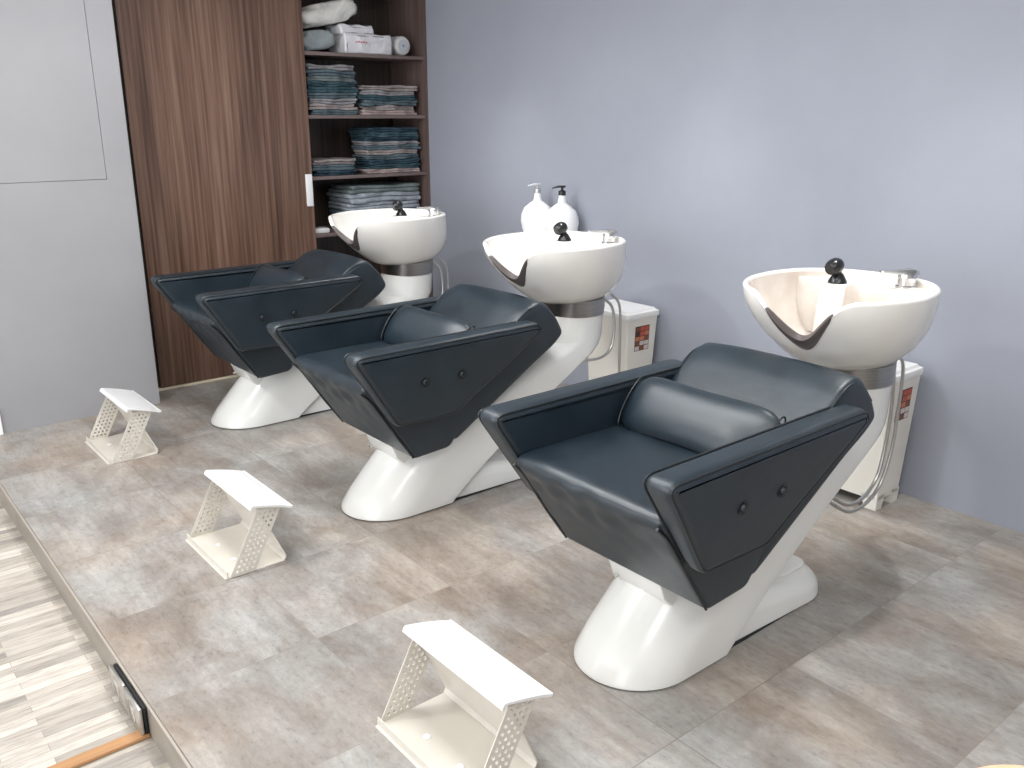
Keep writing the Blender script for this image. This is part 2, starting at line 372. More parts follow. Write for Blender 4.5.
# ------------------------------------------------------------------ shampoo chair
X0 = 2.05
def S(p): return [(x-X0, z) for x, z in p]
def make_chair(label):
    t = thing('shampoo_chair', label, 'chair', (X0, 1.5, 0), 0, 'reclining shampoo chairs in a row')
    L = M['leather']
    # --- pedestal: boot shaped shell leaning back into a round column
    secs = [  # z, front x, straight-side start x, rear x, half width, rear round
        (.006, 1.512, 1.700, 1.905, .175, .012), (.018, 1.514, 1.705, 1.918, .175, .012), (.07, 1.552, 1.755, 1.985, .173, .012), (.14, 1.615, 1.825, 2.092, .167, .012),
        (.21, 1.682, 1.905, 2.20, .165, .012), (.27, 1.74, 1.99, 2.295, .163, .014), (.36, 1.98, 2.17, 2.45, .160, .02),
        (.44, 2.18, 2.35, 2.61, .158, .04), (.49, 2.32, 2.49, 2.735, .153, .08), (.52, 2.42, 2.58, 2.80, .148, .12), (.55, 2.50, 2.66, 2.832, .144, .14),
        (.665, 2.557, 2.70, 2.843, .143, .143)]
    rings = []
    for z, xf, xs, xr, hw, rr in secs:
        ring = []
        for k in range(25):                       # front half ellipse from -y to +y
            a = -PI/2+PI*k/24
            e = 1.0
            ca, sa = math.cos(a), math.sin(a)
            ring.append(Vector((xs-(xs-xf)*abs(ca)**e-X0, hw*math.copysign(abs(sa)**e, sa), z)))
        for k in range(1, 4): ring.append(Vector((xs+(xr-rr-xs)*k/4-X0, hw, z)))
        for k in range(17):
            a = PI/2-PI*k/16
            ca, sa = math.cos(a), math.sin(a)
            if rr < .14: yy = (hw-rr)*max(-1, min(1, sa*1.6 if abs(sa) < .625 else math.copysign(1, sa)))+rr*sa
            else: yy = hw*sa
            ring.append(Vector((xr-rr+rr*ca-X0, yy, z)))
        for k in range(3, 0, -1): ring.append(Vector((xs+(xr-rr-xs)*k/4-X0, -hw, z)))
        rings.append(ring)
    bm = bmesh.new(); loft(bm, rings)
    ped = link_mesh('pedestal', bm, M['gloss_white'], t, True, 32)
    # rear tail of the base
    bm = bmesh.new(); rings = []
    for z, ins, hrear in ((.006, 0, 2.49), (.036, .003, 2.485), (.058, .013, 2.468), (.072, .034, 2.44), (.078, .062, 2.40)):
        hw = .160-ins; ring = []
        xf = 1.86+z*1.45
        for k in range(19):
            a = -PI/2+PI*k/18
            ring.append(Vector((hrear-.15+.15*math.cos(a)-X0, hw*math.copysign(abs(math.sin(a))**.8, math.sin(a)), z+(.04*max(0, (2.3-(hrear-.15+.15*math.cos(a)))) if z > .03 else 0))))
        for y in (.9, .4, -.4, -.9):
            ring.append(Vector((xf-X0, hw*y, z+(.25*(2.34-xf)*min(1, z/.1) if z > .03 else 0))))
        rings.append(ring)
    loft(bm, rings)
    link_mesh('base_tail', bm, M['gloss_white'], ped, True, 50)
    # cover panel with seam on the tail
    bm = bmesh.new()
    pl = fillet([(2.27-X0, -.085), (2.44-X0, -.085), (2.44-X0, .085), (2.27-X0, .085)], .05, 6)
    prism(bm, pl, .074, .086, .005, 3, axis='z')
    link_mesh('access_cover', bm, M['gloss_white'], ped)
    # near-black slab, painted as the shadow line under the base
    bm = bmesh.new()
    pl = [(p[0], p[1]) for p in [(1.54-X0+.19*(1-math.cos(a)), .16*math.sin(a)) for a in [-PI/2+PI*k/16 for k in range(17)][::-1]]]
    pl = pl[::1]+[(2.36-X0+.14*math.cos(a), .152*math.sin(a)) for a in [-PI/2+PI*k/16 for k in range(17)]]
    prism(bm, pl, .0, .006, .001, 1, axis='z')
    link_mesh('base_shadow_line', bm, M['gap'], t)
    # bracket below the seat front
    bm = bmesh.new()
    prism(bm, S([(1.66, .30), (1.688, .225), (1.74, .18), (1.85, .17), (1.86, .32)]), -.105, .095, .006, 3)
    br = link_mesh('seat_bracket', bm, M['gloss_white'], t)
    bm = bmesh.new()
    tube(bm, [(1.69-X0, .07, .238), (1.668-X0, .07, .232)], .006, 10)
    link_mesh('bolt', bm, M['steel'], br)
    # --- seat
    poly = resample(fillet(S([(1.445, .603), (1.97, .60), (2.02, .53), (1.83, .288), (1.664, .278)]), [.055, .03, .05, .02, .02], 8), .014)
    def seatfn(c):
        x, y, z = c; xw = x+X0
        e = max(0, 1-(abs(y)/.268)**4)
        if z > .57: z += .012*e*math.sin(PI*max(0, min(1, (xw-1.45)/.5)))
        # soft pulls along the front lip
        fx = max(0, 1-abs(z-.515)/.085)
        if xw < 1.66:
            w = math.sin(y*62+z*26)+.7*math.sin(y*37-z*41+1.3)
            x += .0062*fx*w*smooth01((.27-abs(y))/.05)*(.5+.5*math.sin(y*9+1)); z += .003*fx*w
            x -= .011*e*max(0, 1-abs(z-.562)/.045)
        return (x, y, z)
    bm = bmesh.new(); prism(bm, poly, -.268, .268, .016, 4, 52, seatfn)
    st = link_mesh('seat', bm, L, t, True, 50)
    for s in (-1, 1):
        bm = bmesh.new()
        tube(bm, catmull([(1.455-X0, s*.262, .575), (1.50-X0, s*.266, .525), (1.58-X0, s*.267, .402), (1.661-X0, s*.264, .286)], 6), .0042, 8)
        link_mesh('piping', bm, M['piping'], st)
    # --- backrest
    poly = resample(fillet(S([(1.915, .55), (2.20, .775), (2.285, .80), (2.365, .722), (2.405, .650), (2.36, .605), (1.86, .305), (1.82, .33)]),
                    [.03, .08, .07, .05, .025, .03, .02, .02], 7), .02)
    def bfn(c):
        x, y, z = c
        e = max(0, 1-(abs(y)/.276)**3)
        if z > .6: z += .012*e
        y *= 1-.035*smooth01((.66-z)/.12)
        return (x, y, z)
    bm = bmesh.new(); prism(bm, poly, -.276, .276, .022, 5, 16, bfn)
    bk = link_mesh('backrest', bm, L, t, True, 50)
    for s in (-1, 1):
        bm = bmesh.new()
        tube(bm, catmull([(2.02-X0, s*.271, .627), (2.11-X0, s*.271, .700), (2.19-X0, s*.271, .760), (2.235-X0, s*.270, .778), (2.275-X0, s*.270, .778), (2.315-X0, s*.271, .752), (2.36-X0, s*.271, .708)], 6), .0035, 8)
        link_mesh('piping', bm, M['piping'], bk)
    # --- armrests
    ap = [(1.372, .732), (2.203, .737), (2.225, .70), (1.815, .437), (1.562, .442)]
    for s in (-1, 1):
        poly = resample(fillet(S(ap), [.06, .02, .015, .03, .02], 8), .03)
        def afn(c, s=s):
            x, y, z = c
            k = smooth01((.72-z)/.28)
            a = abs(y)
            if a > .3: a -= .022*k*((a-.262)/.088)
            return (x, s*a, z)
        bm = bmesh.new(); prism(bm, poly, .262, .352, .026, 6, 3, afn)
        am = link_mesh('armrest', bm, L, t, True, 50)
        pp = resample(fillet(S(ap), [.06, .02, .015, .03, .02], 8), .02)
        nn = normals2(pp)
        bm = bmesh.new()
        tube(bm, [afn((p[0]-n.x*.005, .3455, p[1]-n.y*.008)) for p, n in zip(pp, nn)], .0036, 8, closed=True)
        tube(bm, [afn((p[0]-n.x*.005, .266, p[1]-n.y*.005)) for p, n in zip(pp, nn)], .0035, 8, closed=True)
        link_mesh('piping', bm, M['piping'], am)
        for bx in (1.672, 1.834):
            bm = bmesh.new()
            prof = [(.0, 0), (.019, 0), (.019, .003), (.012, .0015), (.0115, .006), (.009, .009), (.0, .0105)]
            lathe(bm, prof, 0, 0, 20)
            for v in bm.verts:
                r, q, h = v.co.x, v.co.y, v.co.z
                yy = .350-.022*smooth01((.72-.60)/.28)
                v.co = Vector((bx-X0+r, s*(yy+.0005+h), .596+q))
            link_mesh('tufted_button', bm, M['piping'], am)
    # --- lumbar pillow
    bm = bmesh.new(); rings = []
    ux, uz = .60, .80
    for k in range(33):
        y = -.262+.524*k/32; q = abs(y)/.262
        sc = (1-q**9*.55) if q < 1 else .45
        w = .094*sc*(1-.05*math.cos(3*y/.262)); th = .052*(.30+.70*(1-q**5))*sc
        sag = .006*math.cos(y/.262*PI/2)
        ring = []
        for j in range(24):
            a = 2*PI*j/24
            ca, sa = math.cos(a), math.sin(a)
            d = w*math.copysign(abs(ca)**.9, ca); h = th*math.copysign(abs(sa)**.85, sa)
            ring.append(Vector((1.908-X0+ux*d-uz*h, y, .668+uz*d+ux*h+sag)))
        rings.append(ring)
    loft(bm, rings)
    pw = link_mesh('lumbar_pillow', bm, L, t, True, 70)
    for s in (-1, 1):
        bm = bmesh.new()
        tube(bm, [(1.908-X0+ux*.088*math.cos(a)-uz*.028*math.sin(a), s*.248, .668+uz*.088*math.cos(a)+ux*.028*math.sin(a)) for a in [2*PI*k/28 for k in range(28)]], .0025, 6, True)
        link_mesh('piping', bm, M['piping'], pw)
    # --- steel collar under the basin
    bm = bmesh.new(); lathe(bm, [(.135, .652), (.146, .654), (.148, .690), (.148, .725), (.13, .735)], 2.70-X0, 0, 40)
    link_mesh('column_collar', bm, M['collar'], t)
    # --- basin
    ZR, ZB = .985, .716; HB = ZR-ZB; CB = 2.5686
    def plan(th, h, off=0):
        c, s = math.cos(th), math.sin(th)
        a, e = (.332, .83) if c > 0 else (.3226, 1.1)
        f = .43+.57*(1-h**1.92)**.668 if h < 1 else .43
        return (CB+.1*smooth01(h)+(a*f-off)*math.copysign(abs(c)**e, c), (.2892*f-off)*math.copysign(abs(s)**e, s))
    def dip(th):
        x, y = plan(th, 0)
        q = abs(y+.010)/.168
        if math.cos(th) > 0 or q >= 1: return 0
        return .138*(.5+.5*math.cos(PI*q))**1.05
    NT_ = 96; bm = bmesh.new(); ths = [2*PI*k/NT_ for k in range(NT_)]
    rings = []
    us = [0, .04, .1, .18, .28, .4, .52, .64, .75, .85, .93, 1.]
    IN = .02; HI = .80
    for u in us[::-1]:
        r = []
        for th in ths:
            h0 = dip(th)/HB; h = h0+(1-h0)*u; x, y = plan(th, h); r.append(Vector((x-X0, y, ZR-HB*h-(.004 if u == 0 else 0))))
        rings.append(r)
    r = []
    for off, dz in ((.004, .0), (.010, .0022), (.016, .0)):
        r = []
        for th in ths:
            h0 = dip(th)/HB; x, y = plan(th, h0, off); r.append(Vector((x-X0, y, ZR-HB*h0+dz)))
        rings.append(r)
    for u in us:
        r = []
        for th in ths:
            h0 = dip(th)/HB; h = h0+(HI-h0)*u; x, y = plan(th, h, IN); r.append(Vector((x-X0, y, ZR-HB*h-(.004 if u == 0 else 0))))
        rings.append(r)
    for f, dz in ((.6, .006), (.25, .01)):
        r = []
        for th in ths:
            x, y = plan(th, HI, IN); cx = CB+.1*smooth01(HI); r.append(Vector((cx+(x-cx)*f-X0, y*f, ZR-HB*HI-dz)))
        rings.append(r)
    loft(bm, rings)
    bs = link_mesh('basin', bm, M['ceramic'], t, True, 60)
    # rear deck inside the bowl with the hand shower block
    bm = bmesh.new(); rings = []; XK = 2.768
    front = [(XK, -1), (XK, -.06), (XK, .005), (2.755, .02), (2.712, .028), (2.702, .05), (2.702, .09), (2.712, .115), (2.755, .125), (XK, .14), (XK, 1)]
    for z, ext in ((.772, 0), (.84, 0), (.90, 0), (.945, 0), (.957, .004), (.960, .010)):
        h = (ZR-z)/HB; arc = []
        for k in range(241):
            th = -PI+2*PI*k/240
            x, y = plan(th, h, .010)
            if x > XK+ext and math.cos(th) > -.2: arc.append((x, y))
        tx = [arc[0][0]+(arc[-1][0]-arc[0][0])*0 for _ in (0,)]
        n = 40; arc2 = [arc[int(round(k*(len(arc)-1)/(n-1)))] for k in range(n)]
        ymax = arc2[-1][1]; ymin = arc2[0][1]
        slope = .06*(.96-z)/.19
        fr = []
        for fx, fy in front[::-1]:
            yy = ymax if fy == 1 else (ymin if fy == -1 else fy)
            fr.append((min(fx+ext, 2.9)-(slope if fx < XK-.01 else 0)*.5, max(ymin, min(ymax, yy))))
        rings.append([Vector((x-X0, y, z)) for x, y in arc2+fr])
    loft(bm, rings)
    link_mesh('faucet_deck', bm, M['ceramic'], bs, True, 40)
    # neck rest
    bm = bmesh.new(); rings = []; K = 36
    for k in range(K+1):
        y = -.118+.21*k/K; q = min(1, abs(y+.013)/.105)
        th = None; best = 9
        for j in range(400):
            tt = PI/2+PI*j/400
            yy = plan(tt, dip(tt)/HB)[1]
            if abs(yy-y) < best: best = abs(yy-y); th = tt
        h0 = dip(th)/HB; x, yy = plan(th, h0, .006); z = ZR-HB*h0
        w = .030*(1-q**2.2)**.6+.004; r = []
        # crescent lip: hangs on the outside, rolls over the edge to the inside
        prof = [(-.010, -1.1), (-.016, -.75), (-.018, -.35), (-.015, .05), (-.006, .34), (.006, .42), (.018, .30), (.024, 0.), (.021, -.35), (.012, -.35), (.012, 0.), (.002, .05), (-.004, -.35), (-.004, -1.0)]
        cx, cy = 2.60, 0.
        d = Vector((x-cx, yy-cy)); d.normalize()
        sc = (.35+.65*(1-q**2.5))
        for o_, v_ in prof:
            out = -o_*sc
            hh = (ZR-(z+v_*w))/HB
            base = plan(th, max(0., hh), .006) if v_ < 0 and o_ < 0 else (x, yy)
            r.append(Vector((base[0]+d.x*out-X0, base[1]+d.y*out, z+v_*w)))
        rings.append(r)
    loft(bm, rings)
    link_mesh('neck_rest', bm, M['rubber'], bs, True, 60)
    # drain strainer
    bm = bmesh.new(); lathe(bm, [(.0, .766), (.036, .766), (.038, .80), (.034, .806), (.0, .808)], 2.545-X0, 0.02, 24)
    link_mesh('drain_strainer', bm, M['black'], bs)
    # shower head on the block
    bm = bmesh.new()
    lathe(bm, [(.0, .958), (.032, .958), (.031, .966), (.020, .985), (.015, .992), (0, .993)], 2.746-X0, .072, 24)
    tube(bm, catmull([(2.746-X0, .072, .985), (2.738-X0, .076, 1.003), (2.724-X0, .082, 1.016)], 5), .014, 14)
    hd = [Vector((2.728-X0, .077, 1.018))+Vector((-.70, .20, -.25)).normalized()*s_ for s_ in (-.026, -.022, -.01, .006, .022, .03, .031)]
    tube(bm, hd, [.010, .019, .0265, .028, .025, .02, .004], 20)
    link_mesh('shower_head', bm, M['black'], bs)
    # mixer tap
    bm = bmesh.new(); fx, fy = 2.812-X0, -.13
    lathe(bm, [(0, .958), (.034, .958), (.034, .966), (.030, .970), (.029, .992), (.033, .995), (.032, 1.006), (.012, 1.012), (0, 1.012)], fx, fy, 28)
    tp = link_mesh('mixer_tap', bm, M['chrome'], bs)
    q = .1295; px, py = CB-X0, 0
    bs.rotation_euler = (0, 0, q); bs.location = (px-px*math.cos(q), py-px*math.sin(q), 0)
    return t

CBX = 2.5686-X0
def add_lever(t):
    bs = [c for c in t.children if c.name.startswith('basin')][0]
    fx, fy = 2.812-X0, -.13
    bm = bmesh.new()
    d = Vector((-.78, .62, .0)); n = Vector((.62, .78, 0))
    p0 = Vector((fx, fy, 1.004)); rings = []
    for s_, w, h0, h1 in ((-.034, .016, 0, .010), (-.018, .022, 0, .016), (.02, .016, .001, .017), (.06, .012, .004, .015), (.092, .012, .007, .015), (.096, .008, .008, .014)):
        c = p0+d*s_
        rings.append([c+n*w+Z*h0, c+n*w+Z*h1, c-n*w+Z*h1, c-n*w+Z*h0])
    loft(bm, rings)
    link_mesh('tap_lever', bm, M['chrome'], bs)

chair1 = make_chair('nearest shampoo chair with dark leather seat and white basin, beige stained inside')
add_lever(chair1)
chair2 = dup(chair1, (X0, 2.862, 0), 'middle of the three shampoo chairs, with two white pump bottles behind its basin')
chair3 = dup(chair1, (X0, 4.222, 0), 'farthest shampoo chair, standing in front of the walnut towel cabinet')
M['stained'] = noise_mat('beige stained glaze', (.63, .545, .485), (.76, .715, .66), 7, .2, detail=6, lo=.30, hi=.58, coat=.3)
bas = [c for c in chair1.children if c.name.startswith('basin')][0]
for ob in [bas]+[c for c in bas.children if c.name.startswith('faucet_deck')]:
    ob.data = ob.data.copy(); ob.data.materials.append(M['stained'])
    for p in ob.data.polygons:
        inward = p.normal.x*(CBX-p.center.x)-p.normal.y*p.center.y
        if ob is bas: ok = inward > .03 and p.center.z < .978 or (p.normal.z > .8 and p.center.z < .85)
        else: ok = p.normal.x < -.3 or abs(p.normal.y) > .6
        if ok: p.material_index = 1
def hoses(t, long):
    if long: a = [(2.835, -.075, .715), (2.90, -.06, .64), (2.925, -.055, .50), (2.925, -.05, .36), (2.895, -.05, .255), (2.82, -.05, .20), (2.72, -.05, .195), (2.62, -.05, .245), (2.50, -.05, .32)]
    else: a = [(2.825, -.07, .715), (2.86, -.095, .67), (2.868, -.105, .60), (2.862, -.11, .53), (2.83, -.115, .47), (2.76, -.11, .445), (2.66, -.09, .45)]
    bm = bmesh.new(); tube(bm, catmull([(x-X0, y, z) for x, y, z in a], 8), .0065, 10)
    link_mesh('water_hose', bm, M['hose'], t)
    b = [(2.86, -.085, .73), (2.90, -.105, .67), (2.905, -.11, .5), (2.905, -.11, .3), (2.89, -.10, .1), (2.86, -.07, .02), (2.7, -.05, .012), (2.46, -.03, .03)] if not long else \
        [(2.86, -.085, .73), (2.93, -.075, .66), (2.945, -.07, .50), (2.945, -.065, .35), (2.91, -.06, .235), (2.83, -.06, .18), (2.72, -.06, .172), (2.62, -.06, .22), (2.5, -.06, .30)]
    bm = bmesh.new(); tube(bm, catmull([(x-X0, y, z) for x, y, z in b], 8), .006, 10)
    link_mesh('water_hose', bm, M['hose'], t)
hoses(chair1, True); hoses(chair2, False); hoses(chair3, False)

# ------------------------------------------------------------------ foot rests
def make_footrest(label):
    XF = .955
    t = thing('footrest', label, 'footrest', (XF, 1.515, 0), 0, 'perforated metal footrests in a row')
    hw = .192; th = .0035
    # one bent sheet: front lip, base, raking back panel
    path = [(0., .026), (0., .004), (.006, 0.002)]+[(.19, .002), (.205, .006), (.211, .016)]+[(.208, .03), (.168, .12), (.126, .212), (.118, .228)]
    path = [tuple(p) for p in catmull([(x, 0, z) for x, z in path], 3)]
    path = [(p[0], p[2]) for p in path]
    def sheet(path, th, y0, y1):
        N = len(path); up = []; dn = []
        for i in range(N):
            d = Vector(path[min(i+1, N-1)])-Vector(path[max(i-1, 0)]); n = Vector((-d.y, d.x)).normalized()
            up.append((path[i][0]+n.x*th/2, path[i][1]+n.y*th/2)); dn.append((path[i][0]-n.x*th/2, path[i][1]-n.y*th/2))
        bm = bmesh.new()
        vu = [[bm.verts.new((x, y, max(z, .0002))) for x, z in up] for y in (y0, y1)]; vd = [[bm.verts.new((x, y, max(z, .0001))) for x, z in dn] for y in (y0, y1)]
        for i in range(N-1):
            bm.faces.new((vu[0][i], vu[0][i+1], vu[1][i+1], vu[1][i])); bm.faces.new((vd[0][i], vd[1][i], vd[1][i+1], vd[0][i+1]))
            for s in (0, 1): bm.faces.new((vu[s][i], vd[s][i], vd[s][i+1], vu[s][i+1]))
        for i in (0, N-1): bm.faces.new((vu[0][i], vu[1][i], vd[1][i], vd[0][i]))
        return bm
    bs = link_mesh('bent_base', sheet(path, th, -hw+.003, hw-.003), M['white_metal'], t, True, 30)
    for x, y in ((.07, -.07), (.07, .07)):
        bm = bmesh.new(); lathe(bm, [(0, .003), (.011, .003), (.010, .006), (.004, .008), (0, .008)], x, y, 16)
        link_mesh('screw', bm, M['white_top'], bs)
    # top plate
    tp = [(.094, .232), (.098, .242), (.108, .2425), (.160, .230), (.212, .2145), (.232, .2065), (.243, .2055)]
    tp = [(p[0], p[2]) for p in catmull([(x, 0, z) for x, z in tp], 4)]
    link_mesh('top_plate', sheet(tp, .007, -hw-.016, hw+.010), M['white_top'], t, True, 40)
    # perforated side plates
    for s in (-1, 1):
        bm = bmesh.new()
        A0 = Vector((.006, .003)); W = Vector((.090, 0)); Hh = Vector((.115, .217))
        nx, nz = 4, 12; mx, mz = .10, .035
        def P(u, v): return A0+W*u+Hh*v
        us = [0]+[mx+(1-2*mx)*i/nx for i in range(nx+1)]+[1]; vs = [0]+[mz+(1-2*mz)*j/nz for j in range(nz+1)]+[1]
        yy = s*hw
        grid = [[bm.verts.new((P(u, v).x, yy, P(u, v).y)) for v in vs] for u in us]
        for i in range(len(us)-1):
            for j in range(len(vs)-1):
                q = [grid[i][j], grid[i+1][j], grid[i+1][j+1], grid[i][j+1]]
                if 0 < i < len(us)-2 and 0 < j < len(vs)-2:
                    c = (q[0].co+q[1].co+q[2].co+q[3].co)/4
                    ring = []; m = 12
                    for k in range(m):
                        a = 2*PI*k/m-2.4
                        ring.append(bm.verts.new((c.x+.0052*math.cos(a), yy, c.z+.0052*math.sin(a))))
                    outer = []
                    for k in range(4):
                        outer.append(q[k])
                    # quads between each cell side and three ring segments
                    for k in range(4):
                        base = k*3
                        bm.faces.new((outer[k], outer[(k+1) % 4], ring[(base+3) % m], ring[(base+2) % m], ring[(base+1) % m], ring[base % m]))
                else: bm.faces.new(q)
        r = bmesh.ops.extrude_face_region(bm, geom=bm.faces[:])
        for v in [g for g in r['geom'] if isinstance(g, bmesh.types.BMVert)]: v.co.y -= s*.003
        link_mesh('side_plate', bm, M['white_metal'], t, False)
    return t
f1 = make_footrest('nearest white metal footrest, cut off by the bottom edge of the photo')
dup(f1, (.955, 2.863, 0), 'white metal footrest in the middle of its row, facing the middle chair')
dup(f1, (.955, 4.195, 0), 'farthest white metal footrest, close to the plain grey wall')

# ------------------------------------------------------------------ bins by the wall
def make_bin(label):
    t = thing('waste_bin', label, 'bin', (3.235, 1.70, 0), 0, 'slim cream bins against the wall')
    hx0, hy0, hx1, hy1 = .083, .132, .112, .150
    def rect(hx, hy, z, r=.012, n=4):
        pl = fillet([(-hx, -hy), (hx, -hy), (hx, hy), (-hx, hy)], r, n); return [Vector((a, b, z)) for a, b in pl]
    bm = bmesh.new()
    def lerp(z): q = z/.55; return hx0+(hx1-hx0)*q, hy0+(hy1-hy0)*q
    loft(bm, [rect(*lerp(.045), .045), rect(*lerp(.30), .30), rect(*lerp(.535), .535)])
    for sx in (-1, 1):
        for sy in (-1, 1):
            a, b = lerp(0); c, d = lerp(.06)
            r0 = [Vector((sx*(a-.0), sy*b, 0)), Vector((sx*(a-.045), sy*b, 0)), Vector((sx*(a-.045), sy*(b-.05), 0)), Vector((sx*a, sy*(b-.05), 0))]
            r1 = [Vector((sx*c, sy*d, .06)), Vector((sx*(c-.06), sy*d, .06)), Vector((sx*(c-.06), sy*(d-.07), .06)), Vector((sx*c, sy*(d-.07), .06))]
            loft(bm, [r0, r1])
    bd = link_mesh('bin_body', bm, M['bin'], t, True, 30)
    bm = bmesh.new()
    loft(bm, [rect(.116, .154, .535), rect(.118, .156, .550), rect(.116, .154, .562), rect(.106, .144, .566), rect(.100, .138, .575), rect(.09, .128, .578)])
    link_mesh('lid', bm, M['bin_lid'], t, True, 30)
    # pedal flap line low on the narrow side
    bm = B((-.03, .03, -.136, -.130, .115, .122), bev=.001)
    link_mesh('grip_ridge', bm, M['bin'], bd)
    # colour sticker on the narrow side (towards the camera)
    mats = [mat('sticker ' + n, c, .4) for n, c in (('dark', srgb(70, 40, 36)), ('red', srgb(182, 84, 66)), ('orange', srgb(190, 122, 88)), ('pale', srgb(205, 196, 190)), ('brown', srgb(120, 74, 56)))]
    bm = bmesh.new()
    def fy(z): return -(hy0+(hy1-hy0)*z/.55)-.0012
    def quad(x0, x1, z0, z1, mi, lift=0):
        f = bm.faces.new([bm.verts.new(p) for p in ((x0, fy(z0)-lift, z0), (x1, fy(z0)-lift, z0), (x1, fy(z1)-lift, z1), (x0, fy(z1)-lift, z1))]); f.material_index = mi
    x0, x1, z0, z1 = -.052, .052, .368, .495
    quad(x0, x1, z0, z1, 0)
    cells = [[3, 4, 3], [4, 3, 3], [2, 2, 4], [0, 1, 2], [4, 1, 1]]
    for j, row in enumerate(cells):
        for i, mi in enumerate(row):
            xa = x0+.003+(x1-x0-.004)*i/3; za = z0+.003+(z1-z0-.004)*j/5
            quad(xa, xa+.031, za, za+.021, mi, .0006)
    link_mesh('sticker', bm, mats, t, False)
    return t
b1 = make_bin('slim cream waste bin with red sticker, half hidden behind the nearest chair')
dup(b1, (3.250, 3.075, 0), 'slim cream waste bin with red sticker, behind the middle chair')

# ------------------------------------------------------------------ wall shelf and pump bottles behind the middle basin
ws = thing('wall_shelf', 'small white wall shelf behind the middle basin, under two pump bottles', 'shelf', (XW, 3.66, .862))
link_mesh('shelf_board', B((-.22, -.0005, -.22, .22, -.014, 0), bev=.003), M['white_paint'], ws)
for y in (-.16, .16):
    bm = bmesh.new(); prism(bm, [(-.18, -.014), (-.001, -.014), (-.001, -.12)], y-.006, y+.006, .001, 1)
    link_mesh('bracket', bm, M['white_paint'], ws)
def make_bottle(label, y, x, pump_mat, sz):
    t = thing('pump_bottle', label, 'bottle', (x, y, .862), math.radians(140), 'white pump bottles behind the middle basin')
    bm = bmesh.new()
    lathe(bm, [(0, 0), (.065, 0), (.075, .006), (.087, .04), (.093, .08), (.090, .115), (.074, .15), (.048, .172), (.025, .188), (.0195, .21), (.018, .232), (.0, .233)], 0, 0, 36)
    link_mesh('bottle_body', bm, M['bottle'], t)
    bm = bmesh.new()
    lathe(bm, [(0, .230), (.020, .230), (.020, .252), (.012, .256), (.007, .258), (.007, .272), (0, .272)], 0, 0, 20)
    prism(bm, fillet([(-.018, .270), (.02, .270), (.055, .264), (.056, .270), (.02, .282), (-.018, .282)], .003, 2), -.010, .010, .003, 2)
    link_mesh('pump', bm, pump_mat, t)
make_bottle('white pump bottle with grey pump, left of the pair behind the basin', 3.775, 3.285, M['pump_grey'], 1)
make_bottle('white pump bottle with black pump, right of the pair behind the basin', 3.575, 3.285, M['black'], 1)

# ------------------------------------------------------------------ towels and packages on the shelves
def cloth(name, c1, c2):
    return noise_mat(name, c1, c2, 30, .9, bump=.4, detail=5, spec=.15)
TM = {'slate': cloth('slate towel', (.075, .105, .125), (.12, .16, .18)), 'teal': cloth('dark teal towel', (.035, .072, .088), (.065, .11, .13)),
      'grey': cloth('grey towel', (.22, .215, .23), (.31, .30, .31)), 'taupe': cloth('taupe towel', (.26, .225, .22), (.35, .31, .30)),
      'navy': cloth('navy towel', (.022, .045, .066), (.045, .075, .10)), 'pale': cloth('pale grey towel', (.27, .30, .34), (.38, .41, .45)),
      'green': cloth('grey green towel', (.13, .16, .16), (.19, .22, .22)), 'rose': cloth('pale rose grey towel', (.36, .28, .27), (.43, .35, .34))}
def towel(x0, x1, z, h, m, label, group, seed, wlo, whi, yf=5.03, dep=.30, droop=0, skew=0):
    rnd = random.Random(seed)
    xa, xb = x0+rnd.uniform(-.008, .012), x1+rnd.uniform(-.012, .008)
    cx = (xa+xb)/2; cy = yf+dep/2+rnd.uniform(-.008, .008); ph = [rnd.uniform(0, 6.28) for _ in range(3)]
    bm = bmesh.new(); nl = 2
    for l in range(nl):
        za = h*l/nl+.0003; zb = h*(l+1)/nl-.0003
        yo = rnd.uniform(0, .018); xo = rnd.uniform(-.010, .010); wx = rnd.uniform(-.012, .004)
        poly = resample(fillet([(-dep/2+yo, za), (dep/2, za), (dep/2, zb), (-dep/2+yo, zb)], min(.48*(zb-za), .016), 5), .04)
        def fn(c, xo=xo):
            x, y, zz = c
            X = x+xo+skew*(z+zz); q = zz/h
            lift = (1-q)*wlo(cx+X, cy+y)+q*whi(cx+X, cy+y)
            return (X+.006*math.sin(y*20+ph[0]), y+.010*math.sin(X*26+ph[1])+.004*math.sin(X*70+ph[2]), zz+lift)
        prism(bm, poly, -(xb-xa)/2-wx, (xb-xa)/2+wx, min(.45*(zb-za), .012), 4, 22, fn, axis='x')
    ob = link_mesh('folded_towel', bm, m, None, True, 60)
    ob.location = (cx, cy, z+.0004)
    tag(ob, label, 'towel', group); return ob
ORD = ['bottom', 'second', 'third', 'fourth', 'fifth', 'sixth', 'seventh', 'eighth', 'ninth', 'tenth']
